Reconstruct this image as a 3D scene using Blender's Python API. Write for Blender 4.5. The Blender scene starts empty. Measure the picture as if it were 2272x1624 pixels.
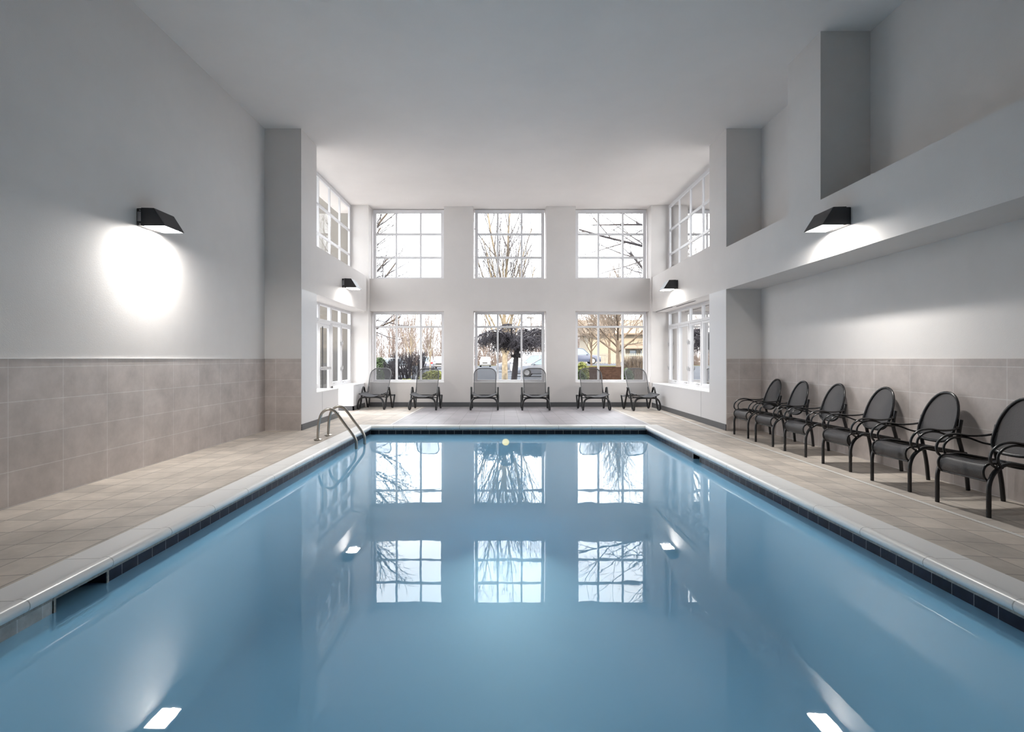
import bpy, math, random
from mathutils import Vector, Matrix
R = math.radians
sc = bpy.context.scene
COL = sc.collection

# ------------------------------------------------------------------ helpers
def smooth01(t):
    t = max(0.0, min(1.0, t)); return t*t*(3-2*t)

def catmull(pts, res, closed=False):
    pts = [Vector(p) for p in pts]
    n = len(pts); out = []
    segs = n if closed else n-1
    for i in range(segs):
        if closed:
            p0, p1, p2, p3 = pts[i-1], pts[i], pts[(i+1) % n], pts[(i+2) % n]
        else:
            p1, p2 = pts[i], pts[i+1]
            p0 = pts[i-1] if i > 0 else p1*2-p2
            p3 = pts[i+2] if i+2 < n else p2*2-p1
        for k in range(res):
            t = k/res
            out.append(0.5*((2*p1)+(p2-p0)*t+(2*p0-5*p1+4*p2-p3)*t*t+(3*p1-p0-3*p2+p3)*t**3))
    if not closed: out.append(pts[-1])
    return out

class MB:
    def __init__(s): s.v = []; s.f = []; s.mi = []; s.m = 0
    def face(s, idx): s.f.append(idx); s.mi.append(s.m)
    def quad(s, a, b, c, d):
        n = len(s.v); s.v += [tuple(a), tuple(b), tuple(c), tuple(d)]; s.face((n, n+1, n+2, n+3)); return s
    def box(s, x0, x1, y0, y1, z0, z1, bev=0.0):
        if bev <= 0:
            n = len(s.v)
            s.v += [(x0,y0,z0),(x1,y0,z0),(x1,y1,z0),(x0,y1,z0),(x0,y0,z1),(x1,y0,z1),(x1,y1,z1),(x0,y1,z1)]
            for f in ((0,3,2,1),(4,5,6,7),(0,1,5,4),(1,2,6,5),(2,3,7,6),(3,0,4,7)):
                s.face(tuple(n+i for i in f))
        else:
            b = bev
            rings = []
            for (z, o) in ((z0, b), (z0+b, 0), (z1-b, 0), (z1, b)):
                n = len(s.v)
                X0, X1, Y0, Y1 = x0+o, x1-o, y0+o, y1-o
                c = b*0.6 if o == 0 else b*0.5
                s.v += [(X0+c,Y0,z),(X1-c,Y0,z),(X1,Y0+c,z),(X1,Y1-c,z),(X1-c,Y1,z),(X0+c,Y1,z),(X0,Y1-c,z),(X0,Y0+c,z)]
                rings.append(n)
            for a, bb in zip(rings, rings[1:]):
                for i in range(8):
                    j = (i+1) % 8; s.face((a+i, a+j, bb+j, bb+i))
            s.face(tuple(rings[0]+i for i in range(7, -1, -1))); s.face(tuple(rings[-1]+i for i in range(8)))
        return s
    def prism(s, poly, axis, a, b):
        """polygon in the two other axes, extruded along axis from a to b"""
        n = len(s.v); k = len(poly)
        for t in (a, b):
            for (p, q) in poly:
                s.v.append({'x': (t, p, q), 'y': (p, t, q), 'z': (p, q, t)}[axis])
        s.face(tuple(n+i for i in range(k-1, -1, -1))); s.face(tuple(n+k+i for i in range(k)))
        for i in range(k):
            j = (i+1) % k; s.face((n+i, n+j, n+k+j, n+k+i))
        return s
    def tube(s, pts, r, n=8, ry=None, closed=False, up=(0,0,1), res=4, taper=None, cap=True):
        P = catmull(pts, res, closed) if res > 1 else [Vector(p) for p in pts]
        m = len(P); ry = r if ry is None else ry
        T = []
        for i in range(m):
            a = P[i-1] if (i > 0 or closed) else P[i]
            b = P[(i+1) % m] if (i < m-1 or closed) else P[i]
            d = b-a
            T.append(d.normalized() if d.length > 1e-9 else Vector((0,0,1)))
        u = Vector(up); u = u-T[0]*u.dot(T[0])
        if u.length < 1e-3:
            u = Vector((1,0,0)); u = u-T[0]*u.dot(T[0])
            if u.length < 1e-3: u = Vector((0,1,0)); u = u-T[0]*u.dot(T[0])
        u.normalize(); base = len(s.v)
        for i in range(m):
            u = u-T[i]*u.dot(T[i]); u.normalize(); w = T[i].cross(u)
            k = 1.0 if taper is None else (taper[0]+(taper[1]-taper[0])*i/(m-1))
            for j in range(n):
                a = 2*math.pi*j/n
                s.v.append(tuple(P[i]+u*(math.cos(a)*r*k)+w*(math.sin(a)*ry*k)))
        for i in range(m if closed else m-1):
            i2 = (i+1) % m
            for j in range(n):
                j2 = (j+1) % n
                s.face((base+i*n+j, base+i*n+j2, base+i2*n+j2, base+i2*n+j))
        if cap and not closed:
            s.face(tuple(base+j for j in range(n-1, -1, -1))); s.face(tuple(base+(m-1)*n+j for j in range(n)))
        return s
    def lathe(s, prof, n=24, c=(0,0,0), axis='z'):
        base = len(s.v)
        for (r, h) in prof:
            for j in range(n):
                a = 2*math.pi*j/n; x, y = r*math.cos(a), r*math.sin(a)
                p = {'z': (x, y, h), 'y': (x, h, y), 'x': (h, x, y)}[axis]
                s.v.append((p[0]+c[0], p[1]+c[1], p[2]+c[2]))
        for i in range(len(prof)-1):
            for j in range(n):
                j2 = (j+1) % n
                s.face((base+i*n+j, base+i*n+j2, base+(i+1)*n+j2, base+(i+1)*n+j))
        s.face(tuple(base+j for j in range(n-1, -1, -1))); s.face(tuple(base+(len(prof)-1)*n+j for j in range(n)))
        return s
    def grid(s, nu, nv, fn):
        base = len(s.v)
        for i in range(nu+1):
            for j in range(nv+1): s.v.append(tuple(fn(i/nu, j/nv)))
        for i in range(nu):
            for j in range(nv):
                a = base+i*(nv+1)+j; s.face((a, a+1, a+nv+2, a+nv+1))
        return s
    def build(s, name, mats, parent=None, smooth=False, loc=None, angle=None):
        me = bpy.data.meshes.new(name)
        me.from_pydata(s.v, [], s.f)
        if not isinstance(mats, (list, tuple)): mats = [mats]
        for m in mats: me.materials.append(m)
        if len(mats) > 1: me.polygons.foreach_set('material_index', s.mi)
        if smooth: me.polygons.foreach_set('use_smooth', [True]*len(me.polygons))
        me.update()
        if smooth and angle is not None:
            try: me.set_sharp_from_angle(angle=R(angle))
            except Exception: pass
        o = bpy.data.objects.new(name, me); COL.objects.link(o)
        if parent is not None: o.parent = parent
        if loc is not None: o.location = loc
        return o

def tag(o, label=None, cat=None, group=None, kind=None):
    if label: o['label'] = label
    if cat: o['category'] = cat
    if group: o['group'] = group
    if kind: o['kind'] = kind
    return o
def structure(o): o['kind'] = 'structure'; return o
def empty(name, loc=(0,0,0), rz=0.0):
    o = bpy.data.objects.new(name, None); COL.objects.link(o)
    o.location = loc; o.rotation_euler = (0, 0, rz); o.empty_display_size = 0.1
    return o
def copy_tree(o, parent=None):
    c = o.copy(); COL.objects.link(c)
    if parent is not None: c.parent = parent
    for ch in list(o.children): copy_tree(ch, c)
    return c

# ------------------------------------------------------------------ materials
def nodes_of(name):
    m = bpy.data.materials.new(name); m.use_nodes = True
    nt = m.node_tree; b = nt.nodes['Principled BSDF']; return m, nt, b
def N(nt, kind, **kw):
    n = nt.nodes.new(kind)
    for k, v in kw.items():
        if k in n.inputs.keys(): n.inputs[k].default_value = v
        else: setattr(n, k, v)
    return n
def math_node(nt, op, a, b=None):
    n = nt.nodes.new('ShaderNodeMath'); n.operation = op
    for i, q in enumerate((a, b)):
        if q is None: continue
        if isinstance(q, (int, float)): n.inputs[i].default_value = q
        else: nt.links.new(q, n.inputs[i])
    return n.outputs[0]
def c4(c): return (c[0], c[1], c[2], 1.0)
def mat(name, col, rough=0.5, metal=0.0, var=None, bump=None, spec=0.5, coat=0.0):
    m, nt, b = nodes_of(name)
    b.inputs['Base Color'].default_value = c4(col); b.inputs['Roughness'].default_value = rough
    b.inputs['Metallic'].default_value = metal; b.inputs['Specular IOR Level'].default_value = spec
    b.inputs['Coat Weight'].default_value = coat
    geo = N(nt, 'ShaderNodeNewGeometry') if (var or bump) else None
    if var:
        sc_, amt = var
        nz = N(nt, 'ShaderNodeTexNoise', Scale=sc_, Detail=5.0, Roughness=0.6)
        nt.links.new(geo.outputs['Position'], nz.inputs['Vector'])
        mr = N(nt, 'ShaderNodeMapRange'); mr.inputs['From Min'].default_value = .3; mr.inputs['From Max'].default_value = .7
        mr.inputs['To Min'].default_value = 1-amt; mr.inputs['To Max'].default_value = 1+amt
        nt.links.new(nz.outputs['Fac'], mr.inputs['Value'])
        mx = N(nt, 'ShaderNodeMix', data_type='RGBA', blend_type='MULTIPLY'); mx.inputs[0].default_value = 1
        mx.inputs[6].default_value = c4(col); nt.links.new(mr.outputs[0], mx.inputs[7])
        nt.links.new(mx.outputs[2], b.inputs['Base Color'])
    if bump:
        s_, st = bump
        nz = N(nt, 'ShaderNodeTexNoise', Scale=s_, Detail=3.0)
        nt.links.new(geo.outputs['Position'], nz.inputs['Vector'])
        bp = N(nt, 'ShaderNodeBump', Strength=st, Distance=0.02)
        nt.links.new(nz.outputs['Fac'], bp.inputs['Height']); nt.links.new(bp.outputs[0], b.inputs['Normal'])
    return m
def tile_mat(name, axes, w, h, ou, ov, c1, c2, mortar, msize=0.004, rough=0.45, stain=0.18, sscale=3.0, bumpd=0.4, spec=0.4):
    m, nt, b = nodes_of(name)
    geo = N(nt, 'ShaderNodeNewGeometry'); sp = N(nt, 'ShaderNodeSeparateXYZ'); nt.links.new(geo.outputs['Position'], sp.inputs[0])
    cb = N(nt, 'ShaderNodeCombineXYZ')
    ix = {'X': 0, 'Y': 1, 'Z': 2}
    nt.links.new(math_node(nt, 'SUBTRACT', sp.outputs[ix[axes[0]]], ou-100*w), cb.inputs[0])
    nt.links.new(math_node(nt, 'SUBTRACT', sp.outputs[ix[axes[1]]], ov-100*h), cb.inputs[1])
    bt = N(nt, 'ShaderNodeTexBrick'); bt.offset = 0.0; bt.squash = 1.0
    bt.inputs['Scale'].default_value = 1.0; bt.inputs['Brick Width'].default_value = w; bt.inputs['Row Height'].default_value = h
    bt.inputs['Mortar Size'].default_value = msize; bt.inputs['Mortar Smooth'].default_value = 0.15; bt.inputs['Bias'].default_value = 0.0
    bt.inputs['Color1'].default_value = c4(c1); bt.inputs['Color2'].default_value = c4(c2); bt.inputs['Mortar'].default_value = c4(mortar)
    nt.links.new(cb.outputs[0], bt.inputs['Vector'])
    nz = N(nt, 'ShaderNodeTexNoise', Scale=sscale, Detail=8.0, Roughness=0.65); nt.links.new(geo.outputs['Position'], nz.inputs['Vector'])
    mr = N(nt, 'ShaderNodeMapRange'); mr.inputs['From Min'].default_value = .3; mr.inputs['From Max'].default_value = .7
    mr.inputs['To Min'].default_value = 1-stain; mr.inputs['To Max'].default_value = 1+stain
    nt.links.new(nz.outputs['Fac'], mr.inputs['Value'])
    mx = N(nt, 'ShaderNodeMix', data_type='RGBA', blend_type='MULTIPLY'); mx.inputs[0].default_value = 1
    nt.links.new(bt.outputs['Color'], mx.inputs[6]); nt.links.new(mr.outputs[0], mx.inputs[7])
    nt.links.new(mx.outputs[2], b.inputs['Base Color'])
    b.inputs['Roughness'].default_value = rough; b.inputs['Specular IOR Level'].default_value = spec
    bp = N(nt, 'ShaderNodeBump', Strength=bumpd, Distance=0.003); bp.invert = True
    nt.links.new(bt.outputs['Fac'], bp.inputs['Height']); nt.links.new(bp.outputs[0], b.inputs['Normal'])
    return m
def stripe_mat(name, axis, period, width, col, dark, rough):
    m, nt, b = nodes_of(name)
    geo = N(nt, 'ShaderNodeNewGeometry'); sp = N(nt, 'ShaderNodeSeparateXYZ'); nt.links.new(geo.outputs['Position'], sp.inputs[0])
    f = math_node(nt, 'FRACT', math_node(nt, 'DIVIDE', math_node(nt, 'ADD', sp.outputs[axis], 100*period+.2), period))
    l = math_node(nt, 'LESS_THAN', f, width/period)
    mx = N(nt, 'ShaderNodeMix', data_type='RGBA'); nt.links.new(l, mx.inputs[0])
    mx.inputs[6].default_value = c4(col); mx.inputs[7].default_value = c4(dark)
    nt.links.new(mx.outputs[2], b.inputs['Base Color']); b.inputs['Roughness'].default_value = rough
    return m
def mesh_fabric(name, col, clear, rough=0.6):
    m, nt, b = nodes_of(name)
    b.inputs['Base Color'].default_value = c4(col); b.inputs['Roughness'].default_value = rough
    geo = N(nt, 'ShaderNodeNewGeometry'); vo = N(nt, 'ShaderNodeTexVoronoi', Scale=110.0); nt.links.new(geo.outputs['Position'], vo.inputs['Vector'])
    bp = N(nt, 'ShaderNodeBump', Strength=0.5, Distance=0.002); nt.links.new(vo.outputs['Distance'], bp.inputs['Height']); nt.links.new(bp.outputs[0], b.inputs['Normal'])
    tr = N(nt, 'ShaderNodeBsdfTransparent'); mx = N(nt, 'ShaderNodeMixShader'); mx.inputs[0].default_value = clear
    nt.links.new(b.outputs[0], mx.inputs[1]); nt.links.new(tr.outputs[0], mx.inputs[2])
    nt.links.new(mx.outputs[0], nt.nodes['Material Output'].inputs[0]); return m
def emit_mat(name, col, strength):
    m, nt, b = nodes_of(name)
    b.inputs['Base Color'].default_value = c4((.8,.8,.8)); b.inputs['Emission Color'].default_value = c4(col); b.inputs['Emission Strength'].default_value = strength
    return m
def glass_mat(name, tint=(.97,.985,.98)):
    m, nt, b = nodes_of(name); nt.nodes.remove(b)
    tr = N(nt, 'ShaderNodeBsdfTransparent'); tr.inputs[0].default_value = c4(tint)
    gl = N(nt, 'ShaderNodeBsdfGlossy', Roughness=0.02); fr = N(nt, 'ShaderNodeFresnel', IOR=1.2)
    mx = N(nt, 'ShaderNodeMixShader'); nt.links.new(fr.outputs[0], mx.inputs[0]); nt.links.new(tr.outputs[0], mx.inputs[1]); nt.links.new(gl.outputs[0], mx.inputs[2])
    nt.links.new(mx.outputs[0], nt.nodes['Material Output'].inputs[0]); return m
def water_mat():
    m, nt, b = nodes_of('pool_water'); nt.nodes.remove(b)
    geo = N(nt, 'ShaderNodeNewGeometry')
    nz = N(nt, 'ShaderNodeTexNoise', Scale=2.2, Detail=3.0, Roughness=0.55); nt.links.new(geo.outputs['Position'], nz.inputs['Vector'])
    bp = N(nt, 'ShaderNodeBump', Strength=0.10, Distance=0.006); nt.links.new(nz.outputs['Fac'], bp.inputs['Height'])
    tr = N(nt, 'ShaderNodeBsdfTransparent'); tr.inputs[0].default_value = (.50,.80,1.0,1)
    df = N(nt, 'ShaderNodeBsdfDiffuse'); df.inputs[0].default_value = (.33,.69,1.0,1)
    m1 = N(nt, 'ShaderNodeMixShader'); m1.inputs[0].default_value = 0.68
    nt.links.new(tr.outputs[0], m1.inputs[1]); nt.links.new(df.outputs[0], m1.inputs[2])
    gl = N(nt, 'ShaderNodeBsdfGlossy', Roughness=0.012); nt.links.new(bp.outputs[0], gl.inputs['Normal'])
    fr = N(nt, 'ShaderNodeFresnel', IOR=1.42)
    mx = N(nt, 'ShaderNodeMixShader'); nt.links.new(fr.outputs[0], mx.inputs[0]); nt.links.new(m1.outputs[0], mx.inputs[1]); nt.links.new(gl.outputs[0], mx.inputs[2])
    nt.links.new(mx.outputs[0], nt.nodes['Material Output'].inputs[0]); return m

M = {}
M['paint'] = mat('wall_paint', (.712,.682,.664), .75, var=(1.3,.03), bump=(140,.10), spec=.25)
M['ceil'] = mat('ceiling_paint', (.83,.79,.765), .85, var=(.9,.025), bump=(140,.08), spec=.2)
M['panel'] = mat('white_panel', (.74,.735,.745), .45, spec=.4)
M['sillwhite'] = mat('white_sill', (.80,.80,.80), .35)
M['frame'] = mat('window_frame_white', (.76,.76,.78), .35)
M['base'] = mat('grey_vinyl_base', (.105,.108,.115), .5)
M['coping_s'] = stripe_mat('coping_side', 1, .60, .007, (.90,.895,.885), (.50,.49,.48), .30)
M['coping_e'] = stripe_mat('coping_end', 0, .60, .007, (.86,.87,.84), (.50,.50,.48), .30)
M['grout'] = mat('rough_grout', (.36,.35,.33), .9, var=(40,.35))
TT = ((.520,.465,.440), (.485,.435,.410), (.64,.61,.59))
M['tile_left'] = tile_mat('wall_tile_left', 'YZ', .595, .30, 4.752, 1.157, *TT, msize=.0035, rough=.5)
M['tile_right'] = tile_mat('wall_tile_right', 'YZ', .604, .30, 5.049, 1.157, *TT, msize=.0035, rough=.5)
M['tile_front'] = tile_mat('wall_tile_front', 'XZ', .60, .30, -4.05, 1.157, *TT, msize=.0035, rough=.5)
M['deck'] = tile_mat('deck_tile', 'XY', .305, .305, 0.03, 0.12, (.575,.51,.445), (.475,.425,.375), (.24,.215,.195), msize=.0045, rough=.55, stain=.22, sscale=2.3)
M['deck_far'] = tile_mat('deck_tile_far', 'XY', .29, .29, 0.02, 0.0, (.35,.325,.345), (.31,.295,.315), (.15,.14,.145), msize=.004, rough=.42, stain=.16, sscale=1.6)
M['pooltile_s'] = tile_mat('pool_tile_side', 'YZ', .1524, .155, 0.03, -.217, (.014,.017,.032), (.022,.027,.048), (.30,.32,.36), msize=.0022, rough=.3, stain=.3, sscale=9, spec=.12)
M['pooltile_e'] = tile_mat('pool_tile_end', 'XZ', .1524, .155, 0.02, -.217, (.012,.017,.026), (.018,.026,.038), (.30,.34,.37), msize=.0022, rough=.3, stain=.3, sscale=9, spec=.12)
M['pooltile_g'] = tile_mat('pool_tile_grey', 'YZ', .1524, .155, 0.03, -.217, (.55,.54,.52), (.42,.42,.41), (.60,.61,.61), msize=.004, rough=.35, stain=.3, sscale=8)
M['plaster'] = mat('pool_plaster', (.62,.80,.90), .7, var=(1.5,.05))
M['water'] = water_mat()
M['drain'] = stripe_mat('deck_drain', 1, .032, .006, (.74,.74,.72), (.42,.41,.40), .5)
M['drain_e'] = stripe_mat('deck_drain_end', 0, .032, .006, (.74,.74,.70), (.45,.44,.42), .5)
M['steel'] = mat('brushed_steel', (.42,.39,.35), .28, metal=1.0)
M['bronze'] = mat('lamp_dark_bronze', (.030,.029,.032), .42, spec=.45)
M['lampgrey'] = mat('lamp_label_grey', (.30,.30,.31), .5)
M['lens'] = emit_mat('lamp_lens', (1.0,.975,.93), 45.0)
M['poollens'] = emit_mat('pool_light_lens', (1.0,.50,.12), 4.5)
M['chair'] = mat('chair_black_metal', (.016,.016,.018), .27, spec=.5)
M['chairmesh'] = mesh_fabric('chair_black_mesh', (.030,.030,.034), .14, .5)
M['lounger'] = mat('lounger_black_resin', (.020,.020,.022), .30, spec=.5)
M['loungeedge'] = mat('lounger_sling_edge', (.10,.10,.105), .35)
M['sling'] = mesh_fabric('lounger_grey_sling', (.060,.060,.068), .42, .6)
M['seatsling'] = mesh_fabric('lounger_seat_sling', (.050,.050,.058), .10, .55)
M['glass'] = glass_mat('window_glass')
M['darkmetal'] = mat('dark_metal', (.05,.05,.055), .4, metal=.3)
M['silver'] = mat('silver_hardware', (.55,.55,.56), .3, metal=.8)
M['slot'] = mat('vent_slot_dark', (.05,.05,.05), .8)

# ------------------------------------------------------------------ dimensions (metres, camera looks along +Y)
XL, XR = -4.254, 4.594            # side walls
BL, BR = -3.60, 3.969             # faces of the bay / beam planes
GL, GR = -4.10, 4.43              # glass planes of the bay sides
YC0, YC1 = 9.88, 10.69            # columns before the bay
YW = 14.92                        # far wall face
YG = 15.24                        # far window plane
ZC = 5.33                         # ceiling
PX0, PX1, PY0, PY1 = -2.43, 2.61, 0.9, 10.10   # pool walls
ZW = -0.142                       # water level
YN = -4.5                         # wall behind the camera
CW = .255                         # coping width

def zf(x, y):
    dx = max(PX0-CW-x, x-PX1-CW, 0.0)/.82
    dy = max(y-PY1-CW, PY0-CW-y, 0.0)/4.5
    return -max(.048*min(dx, 1), .062*min(dy, 1))

# ------------------------------------------------------------------ floor
def deck(name, rects, m, step=.28):
    b = MB()
    for (x0, x1, y0, y1) in rects:
        nx = max(1, int((x1-x0)/step)); ny = max(1, int((y1-y0)/step))
        b.grid(nx, ny, lambda u, v: (x0+(x1-x0)*u, y0+(y1-y0)*v, zf(x0+(x1-x0)*u, y0+(y1-y0)*v)))
    # u runs in x, v in y: flip so that normals point up
    b.f = [tuple(reversed(f)) for f in b.f]
    return structure(b.build(name, m, smooth=False))
ox0, ox1, oy0, oy1 = PX0-CW, PX1+CW, PY0-CW, PY1+CW
FX0, FX1 = -2.10, 2.73
deck('floor', [(-4.3, ox0, YN, 15.0), (ox1, 4.7, YN, 15.0), (ox0, ox1, YN, oy0), (ox0, FX0, oy1, 15.0), (FX1, ox1, oy1, 15.0)], M['deck'])
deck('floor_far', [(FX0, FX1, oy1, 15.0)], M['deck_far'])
tn = [0]
def trim(b, m, smooth=False, name=None):
    tn[0] += 1
    o = b.build('trim_%d' % tn[0], m, smooth=smooth); return structure(o)
def strip(pts, w, m, axis):
    b = MB(); h = w/2
    for (p, q) in zip(pts, pts[1:]):
        k = 12
        def fn(u, v):
            x = p[0]+(q[0]-p[0])*u; y = p[1]+(q[1]-p[1])*u
            if axis == 'y': x += h*(1-2*v)
            else: y += -h*(1-2*v)
            return (x, y, zf(x, y)+.003)
        b.grid(k, 1, fn)
    b.f = [tuple(reversed(f)) for f in b.f]
    o = trim(b, m)
    return o
strip([(-3.50, YN), (-3.50, YC0), (-3.54, YC0+.4), (-3.55, 14.80)], .045, M['drain'], 'y')
strip([(3.715, YN), (3.72, YC0), (3.86, 14.7)], .045, M['drain'], 'y')
strip([(-3.55, 14.83), (3.86, 14.83)], .05, M['drain_e'], 'x')
strip([(FX0, oy1), (FX0-.06, 14.8)], .035, M['drain'], 'y')
strip([(FX1, oy1), (FX1+.10, 14.8)], .035, M['drain'], 'y')

# ------------------------------------------------------------------ pool
prof = [(CW, -.05), (CW, .001), (.12, .004), (.045, .006), (.030, .012), (.010, .016), (-.012, .014), (-.030, .004), (-.038, -.012), (-.038, -.028), (-.030, -.044), (-.012, -.054), (.0, -.056)]
b = MB()
for (o, z) in prof:
    b.v += [(PX0-o, PY0-o, z), (PX1+o, PY0-o, z), (PX1+o, PY1+o, z), (PX0-o, PY1+o, z)]
for i in range(len(prof)-1):
    for k in range(4):
        b.m = 1 if k in (0, 2) else 0
        k2 = (k+1) % 4
        b.face((i*4+k, i*4+k2, (i+1)*4+k2, (i+1)*4+k))
cop = structure(b.build('pool_coping', [M['coping_s'], M['coping_e']], smooth=True, angle=40))
# mortar line under the coping
b = MB()
g0, g1, e = -.072, -.054, .004
b.quad((PX0+e, PY0, g0), (PX0+e, PY1, g0), (PX0+e, PY1, g1), (PX0+e, PY0, g1)); b.quad((PX1-e, PY0, g0), (PX1-e, PY1, g0), (PX1-e, PY1, g1), (PX1-e, PY0, g1))
b.quad((PX0, PY1-e, g0), (PX1, PY1-e, g0), (PX1, PY1-e, g1), (PX0, PY1-e, g1)); b.quad((PX0, PY0+e, g0), (PX1, PY0+e, g0), (PX1, PY0+e, g1), (PX0, PY0+e, g1))
trim(b, M['grout'])
SK = (3.00, 3.40)     # left skimmer mouth
SR = (7.36, 7.62)     # right skimmer mouth
t0, t1 = -.222, -.056
b = MB()
b.m = 2; b.quad((PX0, PY0, t0), (PX0, SK[0], t0), (PX0, SK[0], t1), (PX0, PY0, t1))
b.m = 0; b.quad((PX0, SK[1], t0), (PX0, PY1, t0), (PX0, PY1, t1), (PX0, SK[1], t1))
b.quad((PX1, PY0, t0), (PX1, SR[0], t0), (PX1, SR[0], t1), (PX1, PY0, t1)); b.quad((PX1, SR[1], t0), (PX1, PY1, t0), (PX1, PY1, t1), (PX1, SR[1], t1))
b.m = 1; b.quad((PX0, PY1, t0), (PX1, PY1, t0), (PX1, PY1, t1), (PX0, PY1, t1)); b.quad((PX0, PY0, t0), (PX1, PY0, t0), (PX1, PY0, t1), (PX0, PY0, t1))
trim(b, [M['pooltile_s'], M['pooltile_e'], M['pooltile_g']])
ZB = -1.45
b = MB()
c = [(PX0, PY0), (PX1, PY0), (PX1, PY1), (PX0, PY1)]
for i in range(4):
    p, q = c[i], c[(i+1) % 4]
    b.quad((p[0], p[1], ZB), (q[0], q[1], ZB), (q[0], q[1], t0), (p[0], p[1], t0))
b.quad((PX0, PY0, ZB), (PX1, PY0, ZB), (PX1, PY1, ZB), (PX0, PY1, ZB))
structure(b.build('pool_basin', M['plaster']))
b = MB(); b.quad((PX0-.2, SK[0], ZW), (PX0, SK[0], ZW), (PX0, SK[1], ZW), (PX0-.2, SK[1], ZW)); b.quad((PX0, PY0, ZW), (PX1, PY0, ZW), (PX1, PY1, ZW), (PX0, PY1, ZW)); b.quad((PX1, SR[0], ZW), (PX1+.2, SR[0], ZW), (PX1+.2, SR[1], ZW), (PX1, SR[1], ZW))
structure(b.build('pool_water', M['water']))
# skimmer recesses
def skimmer(y0, y1, xw, sgn, label):
    r = empty('pool_skimmer', (xw, (y0+y1)/2, -.14))
    d = .22; w = (y1-y0)/2; bb = MB()
    x1 = sgn*d; zz0, zz1 = -.10, .082
    bb.quad((0,-w,zz0),(x1,-w,zz0),(x1,-w,zz1),(0,-w,zz1)); bb.quad((0,w,zz0),(x1,w,zz0),(x1,w,zz1),(0,w,zz1))
    bb.quad((x1,-w,zz0),(x1,w,zz0),(x1,w,zz1),(x1,-w,zz1)); bb.quad((0,-w,zz0),(x1,-w,zz0),(x1,w,zz0),(0,w,zz0)); bb.quad((0,-w,zz1),(x1,-w,zz1),(x1,w,zz1),(0,w,zz1))
    bb.build('throat', M['pooltile_s'], r)
    f = MB(); t = .006; s = -sgn; q = (min(0, s*t), max(0, s*t))
    ring = [(-w-.01, zz0), (w+.01, zz0), (w+.01, zz1), (-w-.01, zz1)]; inn = [(-w+.006, zz0+.01), (w-.006, zz0+.01), (w-.006, zz1-.012), (-w+.006, zz1-.012)]
    for xx in q: f.v += [(xx, a, z) for (a, z) in ring]+[(xx, a, z) for (a, z) in inn]
    for i in range(4):
        j = (i+1) % 4
        f.face((i, j, 4+j, 4+i)); f.face((8+i, 8+j, 12+j, 12+i)); f.face((4+i, 4+j, 12+j, 12+i))
    f.build('mouth_frame', M['grout'], r)
    tag(r, label, 'pool skimmer')
skimmer(SK[0], SK[1], PX0, -1, 'dark skimmer opening in the left pool wall under the coping, near grey tiles')
skimmer(SR[0], SR[1], PX1, 1, 'small dark skimmer opening in the right pool wall under the coping')
# pool light
r = empty('pool_light', (.04, PY1, -.285))
b = MB(); b.lathe([(.105, 0), (.105, -.012), (.085, -.022), (.075, -.016)], 28, axis='y'); b.build('light_ring', M['silver'], r, smooth=True, angle=35)
b = MB(); b.lathe([(.074, -.010), (.055, -.020), (.02, -.026)], 28, axis='y'); b.build('lens', M['poollens'], r, smooth=True)
l = bpy.data.lights.new('pool_lamp', 'AREA'); l.shape = 'DISK'; l.size = .15; l.energy = 66; l.color = (1.0, .93, .82); l.spread = R(60)
lo = bpy.data.objects.new('pool_lamp', l); COL.objects.link(lo); lo.location = (.04, PY1-.04, -.285); lo.rotation_euler = (R(-92), 0, 0)
tag(r, 'round underwater pool light glowing warm yellow in the far pool wall', 'pool light')

# ------------------------------------------------------------------ walls, columns, beams, ceiling
def wallbox(name, m, *bx):
    b = MB()
    for q in bx: b.box(*q)
    return structure(b.build(name, m))
ZT = 6.0
wallbox('wall_left', M['paint'], (XL-.35, XL, YN-.3, YC0+.1, -.3, ZC+.05))
wallbox('wall_right', M['paint'], (XR, XR+.35, YN-.3, YC0+.1, -.3, ZC+.05))
wallbox('wall_back', M['paint'], (XL-.35, XR+.35, YN-.3, YN, -.3, ZC+.05))
wallbox('ceiling', M['ceil'], (XL-.4, XR+.4, YN-.35, 15.62, ZC, ZC+.25))
wallbox('roof', M['paint'], (XL-.45, XR+.45, YN-1, 15.62, ZC+.25, ZC+2.6))  # unseen block added on top of the building to block the sun
wallbox('wall_column_left', M['paint'], (XL-.35, BL, YC0, YC1, -.3, ZC+.02))
wallbox('wall_column_right', M['paint'], (BR, XR+.35, YC0, YC1, -.3, ZC+.02))
wallbox('wall_column_near', M['paint'], (BR, XR+.05, 6.945, 7.743, 3.22, ZC+.02))
wallbox('wall_beam_right', M['paint'], (BR, XR+.05, YN, YC0, 2.47, 3.22))
wallbox('wall_beam_bay_right', M['paint'], (BR, GR+.06, YC1, 14.79, 2.475, 3.40))
wallbox('wall_beam_bay_left', M['paint'], (GL-.06, BL, YC1, 14.55, 2.475, 3.40), (GL-.06, BL-.10, 14.5, 14.79, 2.475, 3.40))
wallbox('wall_corner_left', M['paint'], (GL-.04, BL, 14.79, YG+.25, -.3, ZC+.02))
wallbox('wall_corner_right', M['paint'], (BR-.03, GR+.04, 14.79, YG+.25, -.3, ZC+.02))
PIERS = [(-1.60, -.812), (1.151, 1.939)]
wb = [(BL-.02, BR, YW, YG+.25, -.3, .60), (BL-.02, BR, YW, YG+.25, 2.515, 3.39)]
for (a, c_) in PIERS: wb += [(a, c_, YW, YG+.25, .60, 2.515), (a, c_, YW, YG+.25, 3.39, ZC+.02)]
wallbox('wall_far', M['paint'], *wb)
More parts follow.
